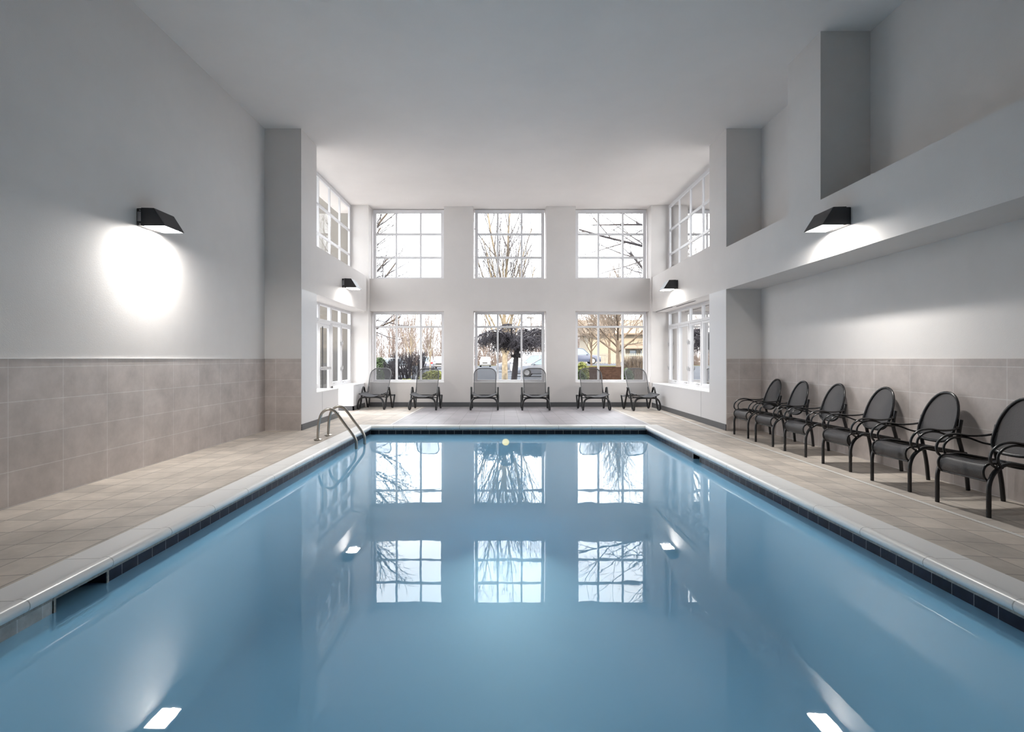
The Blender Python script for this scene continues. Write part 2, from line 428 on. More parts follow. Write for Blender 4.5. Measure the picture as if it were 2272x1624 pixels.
# bay low walls / deep sills, white panels
wallbox('wall_sill_left', M['panel'], (GL-.1, BL, YC1, 12.10, -.3, .57), (GL-.1, -3.70, 13.69, 14.80, -.3, .57))
wallbox('wall_sill_right', M['panel'], (BR, GR+.1, YC1, 14.80, -.3, .57))
b = MB(); b.box(GL-.02, BL+.006, YC1-.01, 12.106, .57, .588); b.box(GL-.02, -3.694, 13.684, 14.79, .57, .588); trim(b, M['sillwhite'])
b = MB(); b.box(BR-.006, GR+.02, YC1-.01, 14.79, .57, .588); trim(b, M['sillwhite'])
b = MB(); b.box(BL-.01, BL+.003, YC0+.006, YC1, -.1, 2.475); trim(b, M['panel'])
b = MB(); b.box(BR-.003, BR+.01, YC0+.006, YC1, -.1, 2.475); trim(b, M['panel'])
for (x0, x1, y) in ((BL, BL+.0015, 11.03), (BR-.0015, BR, 11.15)):
    b = MB(); b.box(x0, x1, y-.003, y+.003, .05, .57); trim(b, M['base'])
# tile wainscots
ZTT = 1.231
b = MB(); b.box(XL-.02, XL+.012, YN, YC0, -.1, ZTT); trim(b, M['tile_left'])
b = MB(); b.box(XR-.012, XR+.02, YN, YC0, -.1, ZTT); trim(b, M['tile_right'])
b = MB(); b.box(XL, BL-.002, YC0-.012, YC0+.02, -.1, ZTT); trim(b, M['tile_front'])
M['tile_front_r'] = tile_mat('wall_tile_front_right', 'XZ', .60, .30, 4.193, 1.157, *TT, msize=.0035, rough=.5)
b = MB(); b.box(BR+.002, XR, YC0-.012, YC0+.02, -.1, ZTT); trim(b, M['tile_front_r'])
M['tile_back'] = M['tile_front']
b = MB(); b.box(XL, XR, YN-.01, YN+.012, -.1, ZTT); trim(b, M['tile_back'])
b = MB(); b.box(XL+.0, XL+.018, YN, YC0, ZTT, ZTT+.006); trim(b, M['sillwhite'])
# baseboards
def baseboard(side, *bx):
    b = MB()
    for q in bx: b.box(*q)
    structure(b.build('baseboard_'+side, M['base']))
baseboard('far', (BL, BR, YW-.010, YW+.02, -.2, .062))
baseboard('left', (BL-.02, BL+.014, YC0, 12.11, -.2, .062), (-3.72, -3.690, 13.68, 14.80, -.2, .062), (GL, -3.69, 13.68, 13.72, -.2, .062))
baseboard('right', (BR-.014, BR+.02, YC0, 14.80, -.2, .062))
b = MB(); b.box(GR-.33, GR-.30, 11.9, 13.2, 2.470, 2.476); b.box(GR-.40, GR-.37, 13.3, 14.7, 2.470, 2.476); trim(b, M['slot'])

# ------------------------------------------------------------------ windows
wn = [0]
def window(axis, plane, lo, hi, z0, z1, cuts, zcuts, fw=.055, mw=.05, dep=.075, sashes=(), sgn=1):
    """axis 'x': window lies in the XZ plane at y=plane; axis 'y': in the YZ plane at x=plane"""
    wn[0] += 1
    b = MB(); h = dep/2
    def bar(a0, a1, q0, q1, d=h):
        if axis == 'x': b.box(a0, a1, plane-d, plane+d, q0, q1)
        else: b.box(plane-d, plane+d, a0, a1, q0, q1)
    bar(lo, lo+fw, z0, z1); bar(hi-fw, hi, z0, z1); bar(lo+fw, hi-fw, z0, z0+fw); bar(lo+fw, hi-fw, z1-fw, z1)
    for c in cuts: bar(c-mw/2, c+mw/2, z0+fw, z1-fw, h*.92)
    for (z, w) in zcuts: bar(lo+fw, hi-fw, z-w/2, z+w/2, h*.86)
    o = structure(b.build('window_%d' % wn[0], M['frame']))
    g = MB()
    if axis == 'x': g.quad((lo+.02, plane+.005, z0+.02), (hi-.02, plane+.005, z0+.02), (hi-.02, plane+.005, z1-.02), (lo+.02, plane+.005, z1-.02))
    else: g.quad((plane, lo+.02, z0+.02), (plane, hi-.02, z0+.02), (plane, hi-.02, z1-.02), (plane, lo+.02, z1-.02))
    g.build('pane', M['glass'], o)
    for (a, c, q0, q1, hinge) in sashes:
        s = MB(); fwid = .05
        def sb(a0, a1, r0, r1): s.box(plane-sgn*.012-.03, plane-sgn*.012+.03, a0, a1, r0, r1)
        sb(a, a+fwid, q0, q1); sb(c-fwid, c, q0, q1); sb(a+fwid, c-fwid, q0, q0+fwid); sb(a+fwid, c-fwid, q1-fwid, q1)
        so = s.build('sash', M['frame'], o)
        k = MB(); xx = plane-sgn*.05
        k.box(xx-.012, xx+.012, a+.10, a+.19, q0+.012, q0+.035, .004); k.tube([(xx, a+.15, q0+.03), (xx-sgn*.03, a+.16, q0+.035), (xx-sgn*.035, a+.20, q0+.02)], .006, 6)
        k.build('crank', M['silver'], so, smooth=True, angle=40)
        for zz in (q0+.35, q1-.45):
            l = MB(); ly = c-.02 if hinge > 0 else a+.02
            l.box(xx-.008, xx+.010, ly-.012, ly+.012, zz-.04, zz+.04, .003); l.box(xx-sgn*.025-.006, xx-sgn*.025+.006, ly-.008, ly+.008, zz-.01, zz+.07, .003)
            l.build('latch', M['silver'], so)
    return o
for (a, c_) in ((BL-.0, -1.60), (-.812, 1.151), (1.939, BR-.03)):
    w = (c_-a)
    off = .045
    window('x', YG, a+.03, c_-.03, 3.38, ZC-.02, [a+w/3, a+2*w/3], [(4.645, .052), (4.005, .052)], fw=.085)
    window('x', YG, a+.03, c_-.03, .585, 2.515, [a+w/3, a+2*w/3], [(2.105, .052)], fw=.07)
LC, RC = [11.46, 12.26, 13.06, 13.87], [11.46, 12.29, 13.12, 13.95]
window('y', GL, 10.69, 14.79, 3.38, ZC-.01, LC, [(4.635, .055), (3.995, .055)], fw=.085, dep=.045)
window('y', GR, 10.69, 14.79, 3.38, ZC-.01, RC, [(4.635, .055), (3.995, .055)], fw=.085, dep=.045)
window('y', GR, 10.69, 14.79, .58, 2.48, RC, [(2.10, .06)], fw=.06, sgn=1,
       sashes=[(RC[0]+.03, RC[1]-.03, .63, 2.06, -1), (RC[1]+.03, RC[2]-.03, .63, 2.06, 1), (RC[2]+.03, RC[3]-.03, .63, 2.06, -1), (RC[3]+.03, 14.72, .63, 2.06, 1), (10.76, RC[0]-.03, .63, 2.06, 1)])
window('y', GL, 10.69, 12.235, .58, 2.48, [LC[0]], [(2.10, .06)], fw=.06, sgn=-1, sashes=[(10.76, LC[0]-.03, .63, 2.06, 1), (LC[0]+.03, 12.17, .63, 2.06, -1)])
window('y', GL, 13.07, 14.79, .58, 2.48, [LC[3]], [(2.10, .06)], fw=.06, sgn=-1, sashes=[(13.14, LC[3]-.03, .63, 2.06, 1), (LC[3]+.03, 14.72, .63, 2.06, -1)])
window('y', GL, 12.235, 13.07, 2.07, 2.48, [], [], fw=.05)
# glazed door between the two deep sills of the left bay
b = MB(); y0, y1 = 12.28, 13.03
b.box(GL-.03, GL+.03, 12.235, y0, -.1, 2.07); b.box(GL-.03, GL+.03, y1, 13.07, -.1, 2.07); b.box(GL-.03, GL+.03, y0, y1, 2.02, 2.07)
d = structure(b.build('door_1', M['frame']))
b = MB()
for q in ((y0+.005, y0+.07, .0, 2.01), (y1-.07, y1-.005, .0, 2.01), (y0+.07, y1-.07, .0, .20), (y0+.07, y1-.07, 1.94, 2.01)): b.box(GL-.022, GL+.022, *q)
lf = b.build('door_leaf', M['frame'], d)
b = MB(); b.quad((GL, y0+.05, .1), (GL, y1-.05, .1), (GL, y1-.05, 1.96), (GL, y0+.05, 1.96)); b.build('pane', M['glass'], d)
b = MB(); b.box(GL+.04, GL+.075, y0+.05, y1-.05, .98, 1.05, .008); b.box(GL+.02, GL+.05, y0+.06, y0+.10, .99, 1.04); b.box(GL+.02, GL+.05, y1-.10, y1-.06, .99, 1.04)
b.build('push_bar', M['silver'], d)
b = MB(); b.box(GL+.022, GL+.036, y0+.20, y0+.225, .1, 1.96); b.build('astragal', M['darkmetal'], d)

# ------------------------------------------------------------------ wall lamps
def make_lamp():
    """wedge shaped wall pack: back on the plane x=0, sticking out to +x, width along y"""
    r = empty('wall_lamp')
    W, Hh = .39, .21
    b = MB(); b.box(0, .060, .004, W-.004, .004, Hh-.004, .005); b.build('back_box', M['bronze'], r)
    b = MB()
    t = .008
    # hood: top, sloping front and two cheeks as a hollow shell open at the bottom
    P = [(.055, 0), (.055, Hh), (.203, Hh-.004), (.334, 0)]
    for (ya, yb) in ((0, t), (W-t, W)): b.prism([(x, z) for (x, z) in P], 'y', ya, yb)
    b.prism([(.055, Hh), (.203, Hh-.004), (.196, Hh-.012), (.055, Hh-.010)], 'y', t, W-t)
    b.prism([(.203, Hh-.004), (.334, 0), (.322, 0), (.196, Hh-.012)], 'y', t, W-t)
    b.build('hood', M['bronze'], r)
    b = MB(); b.box(.075, .308, .022, W-.022, .003, .014, .003); b.build('lens', M['lens'], r)
    b = MB(); b.box(.010, .050, -.001, .006, .055, Hh-.045); b.build('rating_label', M['lampgrey'], r)
    for z in (.02, Hh-.03):
        b = MB(); b.lathe([(.006, 0), (.006, -.010), (.003, -.012)], 10, (.045, .002, z), 'y'); b.build('screw', M['silver'], r)
    return r
L0 = make_lamp()
G = 'dark wedge wall lamps'
lamps = [((XL, 6.43, 2.772), 0, 'dark wedge-shaped wall lamp on the long plain left wall above the tile'),
         ((BR, 6.33, 2.758), 1, 'dark wedge-shaped wall lamp on the right beam above the armchairs'),
         ((BL, 12.37, 2.815), 0, 'dark wedge wall lamp on the left bay beam above the glazed door'),
         ((BR, 12.60, 2.815), 1, 'dark wedge wall lamp on the right bay beam above the deep window sill')]
for i, (p, flip, lb) in enumerate(lamps):
    o = L0 if i == 0 else copy_tree(L0)
    o.location = p
    if flip:
        o.rotation_euler = (0, 0, math.pi); o.location = (p[0], p[1]+.39, p[2])
    tag(o, lb, 'wall lamp', G)
    l = bpy.data.lights.new('lamp_light', 'AREA'); l.shape = 'RECTANGLE'; l.size = .05; l.size_y = .30; l.energy = (31, 24, 13, 13)[i]; l.color = (1.0, .975, .935)
    lo = bpy.data.objects.new('lamp_light', l); COL.objects.link(lo)
    sg = -1 if flip else 1
    lo.location = (p[0]+sg*.24, p[1]+.195, p[2]-.004); lo.rotation_euler = (0, R(-10)*sg, 0)

# ------------------------------------------------------------------ black mesh armchairs along the right wall
def make_armchair():
    """local: front is -y; the front feet stand at y=-.31, the rear feet at y=.31"""
    r = empty('patio_armchair')
    O = -.31
    def yz(x, pts): return [(x, y+O, z) for (y, z) in pts]
    for s in (-1, 1):
        b = MB(); b.tube(yz(s*.246, [(0, 0), (0, .12), (.002, .25), (.03, .335), (.085, .392), (.16, .425), (.28, .412), (.43, .385), (.575, .36)]), .019, 10, ry=.016, up=(1,0,0))
        b.build('front_leg', M['chair'], r, smooth=True, angle=60)
        b = MB(); b.tube([(s*.225, .545+O, .685), (s*.225, .525+O, .58), (s*.227, .520+O, .50), (s*.23, .545+O, .40), (s*.232, .590+O, .20), (s*.232, .612+O, 0)], .019, 10, ry=.018, up=(0,1,0))
        b.build('rear_leg', M['chair'], r, smooth=True, angle=60)
        b = MB()
        b.tube([(s*.225, .53+O, .605), (s*.244, .42+O, .588), (s*.254, .30+O, .588), (s*.258, .19+O, .602), (s*.258, .10+O, .592), (s*.258, .03+O, .548), (s*.257, .0+O, .485), (s*.254, .02+O, .425), (s*.250, .085+O, .385)], .014, 8, ry=.010, up=(1,0,0))
        b.tube([(s*.225, .52+O, .505), (s*.242, .42+O, .525), (s*.252, .30+O, .568), (s*.256, .20+O, .576), (s*.256, .12+O, .552), (s*.256, .072+O, .50), (s*.254, .075+O, .44), (s*.250, .11+O, .395)], .013, 8, ry=.009, up=(1,0,0))
        b.build('armrest', M['chair'], r, smooth=True, angle=60)
    prof = [(.53, .375), (.42, .372), (.30, .385), (.19, .408), (.10, .425), (.04, .425), (.0, .405), (-.018, .365), (-.010, .318), (.018, .285)]
    PP = catmull([(0, y+O, z) for (y, z) in prof], 4)
    W = .212
    b = MB()
    n = len(PP)-1
    b.grid(10, n, lambda u, v: (W*(2*u-1), PP[round(v*n)].y, PP[round(v*n)].z-.012*(1-(2*u-1)**2)*(1 if v < .6 else .3)))
    b.build('seat', M['chairmesh'], r, smooth=True)
    b = MB()
    for s in (-1, 1): b.tube([(s*(W+.004), p.y, p.z) for p in PP], .010, 8, res=1, up=(1,0,0))
    b.tube([(-W, .018+O, .285), (W, .018+O, .285)], .009, 8, res=1); b.tube([(-W, .53+O, .375), (W, .53+O, .375)], .009, 8, res=1)
    b.build('seat_frame', M['chair'], r, smooth=True, angle=60)
    # oval back
    zb, zt = .455, .935
    def back_pt(a, k):
        ca, sa = math.cos(a), math.sin(a)
        e = 2/2.15 if sa >= 0 else 2/3.4
        x = .205*k*math.copysign(abs(ca)**e, ca)
        t = .36+k*(.64*abs(sa)**e if sa >= 0 else -.36*abs(sa)**e)
        z = zb+(zt-zb)*t
        y = O+.445+.165*t+.02*(1-k*k)
        return (x, y, z)
    b = MB(); b.tube([back_pt(2*math.pi*i/40, 1) for i in range(40)], .0145, 10, closed=True, res=1, up=(0,1,0)); b.build('back_frame', M['chair'], r, smooth=True, angle=60)
    b = MB(); b.grid(6, 40, lambda u, v: back_pt(2*math.pi*v, .0005+.98*u)); b.build('backrest', M['chairmesh'], r, smooth=True)
    for s in (-1, 1):
        b = MB(); b.tube([(s*.188, .505+O, .63), (s*.226, .532+O, .63)], .009, 8, res=1); b.build('back_bracket', M['chair'], r, smooth=True, angle=60)
    b = MB(); b.tube([(-.23, .572+O, .362), (.23, .572+O, .362)], .009, 8, res=1); b.build('cross_bar', M['chair'], r, smooth=True, angle=60)
    return r
A0 = make_armchair()
arm = [(4.71, 3.935, 'black mesh-back metal armchair, nearest the camera and cut off by the right picture edge'),
       (5.575, 3.93, 'black mesh-back metal armchair standing right behind the one cut off by the picture edge'),
       (6.51, 3.95, 'black mesh-back metal armchair, third from the near end of the row by the right wall'),
       (7.44, 3.955, 'black mesh-back metal armchair, third from the far column in the row by the right wall'),
       (8.29, 3.94, 'black mesh-back metal armchair, second from the tiled far column'),
       (9.13, 3.955, 'black mesh-back metal armchair standing in the corner beside the tiled far column')]
for i, (y, x, lb) in enumerate(arm):
    o = A0 if i == 0 else copy_tree(A0)
    th = R((3.5, 4, 3, 2.5, 3, 2)[i])
    fx, fy = -math.cos(th), -math.sin(th)                       # facing direction
    o.location = (x-fx*.31-.045, y-fy*.31, zf(4.0, y)+.001)
    o.rotation_euler = (0, 0, math.atan2(fy, fx)+math.pi/2)
    tag(o, lb, 'armchair', 'armchairs along the right wall')

# ------------------------------------------------------------------ sling loungers under the far windows
def make_lounger():
    """front is -y; y=0 at the front feet"""
    r = empty('pool_lounge_chair')
    for s in (-1, 1):
        X = s*.325
        # front leg with its floor bend, rising to the arm peak, down to the rear foot and up again
        b = MB(); b.tube([(s*.16, .03, .315), (s*.235, .025, .302), (s*.290, .02, .262), (s*.325, .012, .19), (s*.340, .004, .09), (s*.338, .03, .024), (s*.335, .085, .017), (s*.332, .135, .05), (s*.332, .185, .17), (s*.334, .26, .38), (s*.336, .31, .49), (s*.337, .345, .545), (s*.337, .385, .555), (s*.337, .415, .53)], .024, 10, ry=.018, up=(1,0,0), res=5)
        b.build('front_leg', M['lounger'], r, smooth=True, angle=60)
        b = MB(); b.tube([(s*.337, .40, .545), (s*.337, .44, .47), (s*.336, .54, .26), (s*.335, .62, .08), (s*.335, .65, .022), (s*.335, .69, .014), (s*.335, .72, .05), (s*.338, .77, .18), (s*.340, .825, .335)], .023, 10, ry=.017, up=(1,0,0), res=5)
        b.build('rear_leg', M['lounger'], r, smooth=True, angle=60)
        b = MB(); b.tube([(s*.290, .0, .395), (s*.295, .20, .375), (s*.30, .42, .345), (s*.31, .62, .315), (s*.335, .825, .335)], .014, 8, up=(0,0,1)); b.tube([(s*.30, .42, .30), (s*.337, .46, .43)], .010, 8, res=1)
        b.build('side_rail', M['lounger'], r, smooth=True, angle=60)
    b = MB(); b.tube([(-.17, .03, .3145), (-.1, .03, .317), (.1, .03, .317), (.17, .03, .3145)], .024, 10, ry=.019); b.build('front_bar', M['lounger'], r, smooth=True, angle=60)
    b = MB(); b.tube([(-.338, .822, .33), (.338, .822, .33)], .013, 8, res=1); b.build('cross_bar', M['lounger'], r, smooth=True, angle=60)
    b = MB(); b.tube([(-.30, .44, .295), (.30, .44, .295)], .012, 8, res=1); b.build('cross_bar', M['lounger'], r, smooth=True, angle=60)
    def seat_pt(u, v):
        x = .295*(2*u-1); k = 1-(2*u-1)**2
        y = -.035+.50*v - .02*k*(1-v)
        z = .402+.022*v - .080*k*(.95+.15*v)
        return (x, y, z)
    b = MB(); b.grid(14, 10, seat_pt); b.build('seat', M['seatsling'], r, smooth=True)
    b = MB(); b.tube([seat_pt(i/16, 0) for i in range(17)], .007, 6, res=1)
    for u in (0, 1): b.tube([seat_pt(u, i/8) for i in range(9)], .010, 6, res=1)
    b.build('seat_edge', M['lounger'], r, smooth=True)
    # back: rounded rectangle leaning on the wall side
    def outline(n=56):
        pts = []; hw, hh, rt, rb = .285, .385, .17, .16
        def arc(cx, cy, rr, a0, a1, k):
            for i in range(k+1):
                a = R(a0+(a1-a0)*i/k); pts.append((cx+rr*math.cos(a), cy+rr*math.sin(a)))
        arc(hw-rt, hh-rt, rt, 0, 90, 8); arc(-hw+rt, hh-rt, rt, 90, 180, 8); arc(-hw+rb+.012, -hh+rb, rb, 180, 270, 8); arc(hw-rb-.012, -hh+rb, rb, 270, 360, 8)
        return pts
    OL = outline()
    def bp(p, k=1.0):
        x, q = p[0]*k, p[1]*k
        t = (q+.385)/.77
        y = .43+.30*t+.10*t*t + .035*(1-(x/.285)**2)*(1-t*.6)-.02; z = .300+.730*t
        return (x, y, z)
    b = MB(); b.tube([bp(p) for p in OL], .0125, 8, closed=True, res=1, up=(0,1,0)); b.build('back_frame', M['loungeedge'], r, smooth=True, angle=60)
    b = MB(); m = len(OL); b.grid(6, m, lambda u, v: bp(OL[round(v*m) % m], .0005+.98*u)); b.build('backrest', M['sling'], r, smooth=True)
    for s in (-1, 1):
        b = MB(); b.tube([(s*.305, .42, .30), (s*.282, .56, .42), (s*.283, .60, .56)], .010, 8); b.build('back_bracket', M['lounger'], r, smooth=True)
    return r
P0 = make_lounger()
lng = [(-3.335, 13.93, 'grey sling pool lounge chair in the far left corner beside the deep white sill'),
       (-2.01, 13.74, 'grey sling pool lounge chair at the white floor line under the left far window'),
       (-.475, 13.68, 'grey sling pool lounge chair under the left pane of the middle far window'),
       (.803, 13.66, 'grey sling pool lounge chair under the right pane of the middle far window'),
       (2.30, 13.64, 'grey sling pool lounge chair under the left pane of the right far window'),
       (3.52, 13.56, 'grey sling pool lounge chair in the far right corner beside the right sill wall')]
for i, (x, y, lb) in enumerate(lng):
    o = P0 if i == 0 else copy_tree(P0)
    o.location = (x, y, zf(x, y+.1)-.002); o.rotation_euler = (0, 0, R((-8, -4, 0, 0, 4, 10)[i]))
    tag(o, lb, 'lounge chair', 'lounge chairs under the far windows')

# ------------------------------------------------------------------ pool ladder
r = empty('pool_ladder', (-2.825, 8.69, 0))
for dy in (-.25, .25):
    b = MB(); q = lambda x, z: (x+2.825, dy, z)
    b.tube([q(-2.822, -.02), q(-2.818, .12), q(-2.805, .27), q(-2.765, .395), q(-2.68, .458), q(-2.60, .452), q(-2.53, .395), q(-2.40, .22), q(-2.285, .065), q(-2.245, -.01), q(-2.237, -.10), q(-2.237, -.4), q(-2.237, -1.15)], .0215, 12, res=6)
    b.build('handrail', M['steel'], r, smooth=True, angle=60)
    b = MB(); b.lathe([(.062, .000), (.062, .008), (.045, .014), (.026, .022)], 20, (.004, dy, -.001)); b.build('escutcheon', M['steel'], r, smooth=True, angle=40)
for z in (-.45, -.75, -1.05):
    b = MB(); b.box(.545, .635, -.25, .25, z, z+.03, .006); b.build('tread', M['steel'], r)
tag(r, 'bent steel pool ladder handrails at the left pool edge near the bay', 'pool ladder')

# ------------------------------------------------------------------ outdoors
M['asphalt'] = mat('asphalt', (.085,.09,.10), .9, var=(.6,.12), spec=0.0)
M['mulch'] = mat('bark_mulch', (.024,.014,.010), .95, var=(7,.8), spec=0.0)
M['lawn'] = mat('winter_grass', (.085,.078,.035), .95, var=(2,.3), spec=0.0)
M['pebble'] = mat('river_pebbles', (.12,.10,.088), .85, var=(16,.6), spec=0.0)
M['kerb'] = mat('concrete_kerb', (.16,.155,.15), .85, spec=0.0)
M['bounce_ground'] = mat('pale_bounce_ground', (.46,.45,.44), .9, var=(2,.06), spec=0.0)  # made-up pale ground, lightened to throw light up to the ceiling
M['bark_light'] = mat('pale_bark', (.20,.165,.115), .9, var=(6,.35))
M['bark_warm'] = mat('brown_bark', (.125,.092,.065), .9, var=(6,.3))
M['bark_dark'] = mat('dark_bark', (.035,.031,.034), .9, var=(8,.3))
M['twig'] = mat('grey_twig', (.075,.066,.066), .9)
M['twig_warm'] = mat('tan_twig', (.12,.095,.075), .9)
M['twig_dark'] = mat('dark_twig', (.032,.028,.034), .9)
M['twig_far'] = mat('pinkish_twig', (.15,.118,.105), .9)
M['evergreen'] = mat('evergreen_leaf', (.055,.085,.030), .8, var=(6,.35))
M['evergreen2'] = mat('yellow_green_leaf', (.17,.18,.045), .8, var=(5,.4))
M['cream'] = mat('cream_siding', (.24,.205,.155), .8)
M['rooftan'] = mat('tan_roof', (.17,.13,.095), .85)
M['fence'] = mat('cream_fence', (.27,.24,.19), .7)
M['wing_l'] = mat('taupe_stucco', (.075,.072,.068), .9, var=(1,.05))
M['wing_r'] = mat('pale_stucco', (.15,.145,.155), .9, var=(1,.05))

def zg(x, y):
    return -.10+.80*smooth01((x-3.2)/3.6)*smooth01((y-25)/16)-.05*smooth01((y-16)/3)
xs = [-70, -50, -36, -26, -20]+[-16+.8*i for i in range(41)]+[20, 26, 36, 50, 70]
ys = [15.49, 16.2]+[17+.9*i for i in range(36)]+[52, 58, 66, 76, 90, 110, 135, 170, 260]
b = MB(); nx, ny = len(xs), len(ys)
for x in xs:
    for y in ys: b.v.append((x, y, zg(x, y)))
for i in range(nx-1):
    for j in range(ny-1):
        cx, cy = (xs[i]+xs[i+1])/2, (ys[j]+ys[j+1])/2
        if cx > 1.4 and cy < 41 and cx > 1.4+.12*(cy-16): b.m = 1 if cy > 17.5 else 3
        elif cx > 3 and cy < 47: b.m = 2
        elif cy < 31 and cx < -1.6: b.m = 1
        elif cy < 30 and cx >= .4: b.m = 3
        elif cy < 27: b.m = 4
        elif cy > 118: b.m = 2
        else: b.m = 0
        a = i*ny+j; b.face((a, a+ny, a+ny+1, a+1))
for (xa, xb) in ((-70, XL-.36), (XR+.36, 70)):      # unseen ground added beside the building, pale to bounce light onto the ceiling
    b.m = 5
    b.grid(10, 10, lambda u, v: (xb+(xa-xb)*u, 15.49-26*v, zg(xb+(xa-xb)*u, 15.49)-.004) if xa < 0 else (xa+(xb-xa)*u, -10.5+26*v, zg(xa, 15.49)-.004))
structure(b.build('ground', [M['asphalt'], M['mulch'], M['lawn'], M['pebble'], M['kerb'], M['bounce_ground']], smooth=True))
wallbox('wall_wing_left', M['wing_l'], (-5.95, -4.80, 17.6, 18.5, -.3, 12.0))
wallbox('wall_wing_right', M['wing_r'], (5.30, 5.95, 17.6, 18.5, -.3, 12.0))
wallbox('wall_screen', M['wing_l'], (6.9, 10.5, 23.6, 23.8, -.3, 2.25))
wallbox('wall_exterior', M['wing_l'], (-6.5, GL-.3, YN-.3, YC0, -.3, ZC+.3), (XR+.4, 6.9, YN-.3, YC0, -.3, ZC+.3))

def grow(seed, trunk, kids, lean=(0,0,1), wob=.12, trop=.06, droop=0.0, tseg=5, limbs=()):
    """recursive bare tree. trunk=(length, radius, clear fraction); kids=[(n, angle, length ratio, radius ratio), ...]"""
    rnd = random.Random(seed); T, C = MB(), MB()
    def branch(p, d, L, rad, lv):
        n = (tseg, 5, 4, 3, 2, 2)[lv]; pts = [p.copy()]; dirs = [d.copy()]
        for i in range(n):
            w = wob*(.5 if lv == 0 else 1)
            up = trop if lv > 0 else .02
            d = (d+Vector((rnd.uniform(-w, w), rnd.uniform(-w, w), rnd.uniform(-w, w)*.6+up-droop*lv*(i/n)))).normalized()
            p = p+d*(L/n); pts.append(p.copy()); dirs.append(d.copy())
        mb = T if lv <= 1 else C
        mb.tube(pts, rad, (8, 6, 4, 3, 3, 3)[lv], res=2 if lv == 0 else 1, taper=(1, .45 if lv < 2 else .3), cap=False)
        if lv >= len(kids): return
        kn, ang, lr, rr = kids[lv]
        start = trunk[2] if lv == 0 else .22
        kn = max(1, kn+rnd.randint(-1, 1)) if kn > 2 else kn
        az = rnd.uniform(0, 6.28)
        for k in range(kn):
            t = start+(1-start)*(k+rnd.uniform(.2, .8))/kn
            f = t*n; i = min(int(f), n-1); q = pts[i].lerp(pts[i+1], f-i); dd = dirs[i+1]
            az += 2.4+rnd.uniform(-.5, .5)
            a = R(ang)*rnd.uniform(.65, 1.3)
            s = dd.orthogonal().normalized(); s = Matrix.Rotation(az, 3, dd) @ s
            nd = (dd*math.cos(a)+s*math.sin(a)).normalized()
            branch(q, nd, L*lr*rnd.uniform(.7, 1.2)*(1.15-.45*t), max(rad*rr*(1-.35*t), .004), lv+1)
        if lv > 0: return
        for k in range(2):   # leaders
            a = R(ang)*.5; s = Matrix.Rotation(k*3.14+az, 3, d) @ d.orthogonal().normalized()
            branch(p, (d*math.cos(a)+s*math.sin(a)).normalized(), L*lr, rad*.45, 1)
    branch(Vector((0,0,-.05)), Vector(lean).normalized(), trunk[0], trunk[1], 0)
    for (p, d, L, rad) in limbs: branch(Vector(p), Vector(d).normalized(), L, rad, 1)
    return T, C
def tree(loc, gen, mt, mc, label, cat='tree', group=None, rz=0, name='bare_tree'):
    r = empty(name, loc, rz); T, C = gen
    T.build('trunk', mt, r, smooth=True); C.build('crown', mc, r)
    tag(r, label, cat, group); return r
def at(u, Y, z=None):
    x = (u-1117)/1231*Y; return (x, Y, zg(x, Y) if z is None else z)

# tall pale-barked tree behind the middle window
tree(at(1120, 30), grow(11, (5.0, .175, .26), [(19, 26, 1.10, .36), (10, 26, .46, .46), (7, 30, .44, .55), (4, 32, .5, .6)], wob=.06, trop=.09), M['bark_light'], M['twig'],
     'tall bare tree with pale bark and upright branches, behind the small dark weeping tree')
# small dark weeping tree
def weeping(seed):
    rnd = random.Random(seed); T, C = MB(), MB()
    T.tube([(-.16, 0, -.05), (-.10, 0, .5), (-.04, .02, 1.1), (.0, 0, 1.62), (.02, 0, 1.9)], .125, 9, taper=(1.1, .75))
    T.tube([(0, 0, 1.55), (.12, -.15, 1.50), (.16, -.18, 1.44)], .10, 8, taper=(1, .7))
    T.tube([(-.02, 0, 1.55), (-.13, -.12, 1.48), (-.22, -.15, 1.52)], .07, 8, taper=(1, .6))
    for k in range(26):
        a = 6.283*k/26+rnd.uniform(-.15, .15); L = rnd.uniform(1.3, 2.05); up = rnd.uniform(.30, .85)
        p0 = Vector((0, 0, rnd.uniform(1.62, 1.9))); pts = [p0]
        for i in range(1, 7):
            t = i/6; aa = a+rnd.uniform(-.13, .13)
            pts.append(Vector((math.cos(aa)*L*t, math.sin(aa)*L*t, p0.z+up*math.sin(t*2.35)-.20*t*t+rnd.uniform(-.06, .06))))
        T.tube(pts, .040, 5, res=2, taper=(1, .25))
        for q in range(46):
            t = rnd.uniform(.18, 1.0)*5.98; i = int(t); s = pts[i].lerp(pts[i+1], t-i)
            az = rnd.uniform(0, 6.283); L2 = rnd.uniform(.25, .55); c2 = [s]; dz = rnd.uniform(.1, .5)
            for j in range(1, 5):
                tt = j/4; az += rnd.uniform(-.5, .5)
                c2.append(s+Vector((math.cos(az)*L2*tt*.8, math.sin(az)*L2*tt*.8, dz*tt*L2-.9*tt*tt*L2+rnd.uniform(-.03, .03))))
            C.tube(c2, 0.013, 3, res=1, taper=(1, .4), cap=False)
            for w in range(2):
                e = c2[rnd.randint(1, 4)]; d = Vector((rnd.uniform(-1, 1), rnd.uniform(-1, 1), rnd.uniform(-1, .3)))*.17
                C.tube([e, e+d*.5+Vector((0, 0, .02)), e+d-Vector((0, 0, .03))], .007, 3, res=1, cap=False)
    return T, C
tree(at(1146, 22), weeping(5), M['bark_dark'], M['twig_dark'], 'small dark weeping tree with an umbrella crown outside the middle far window', name='weeping_tree')
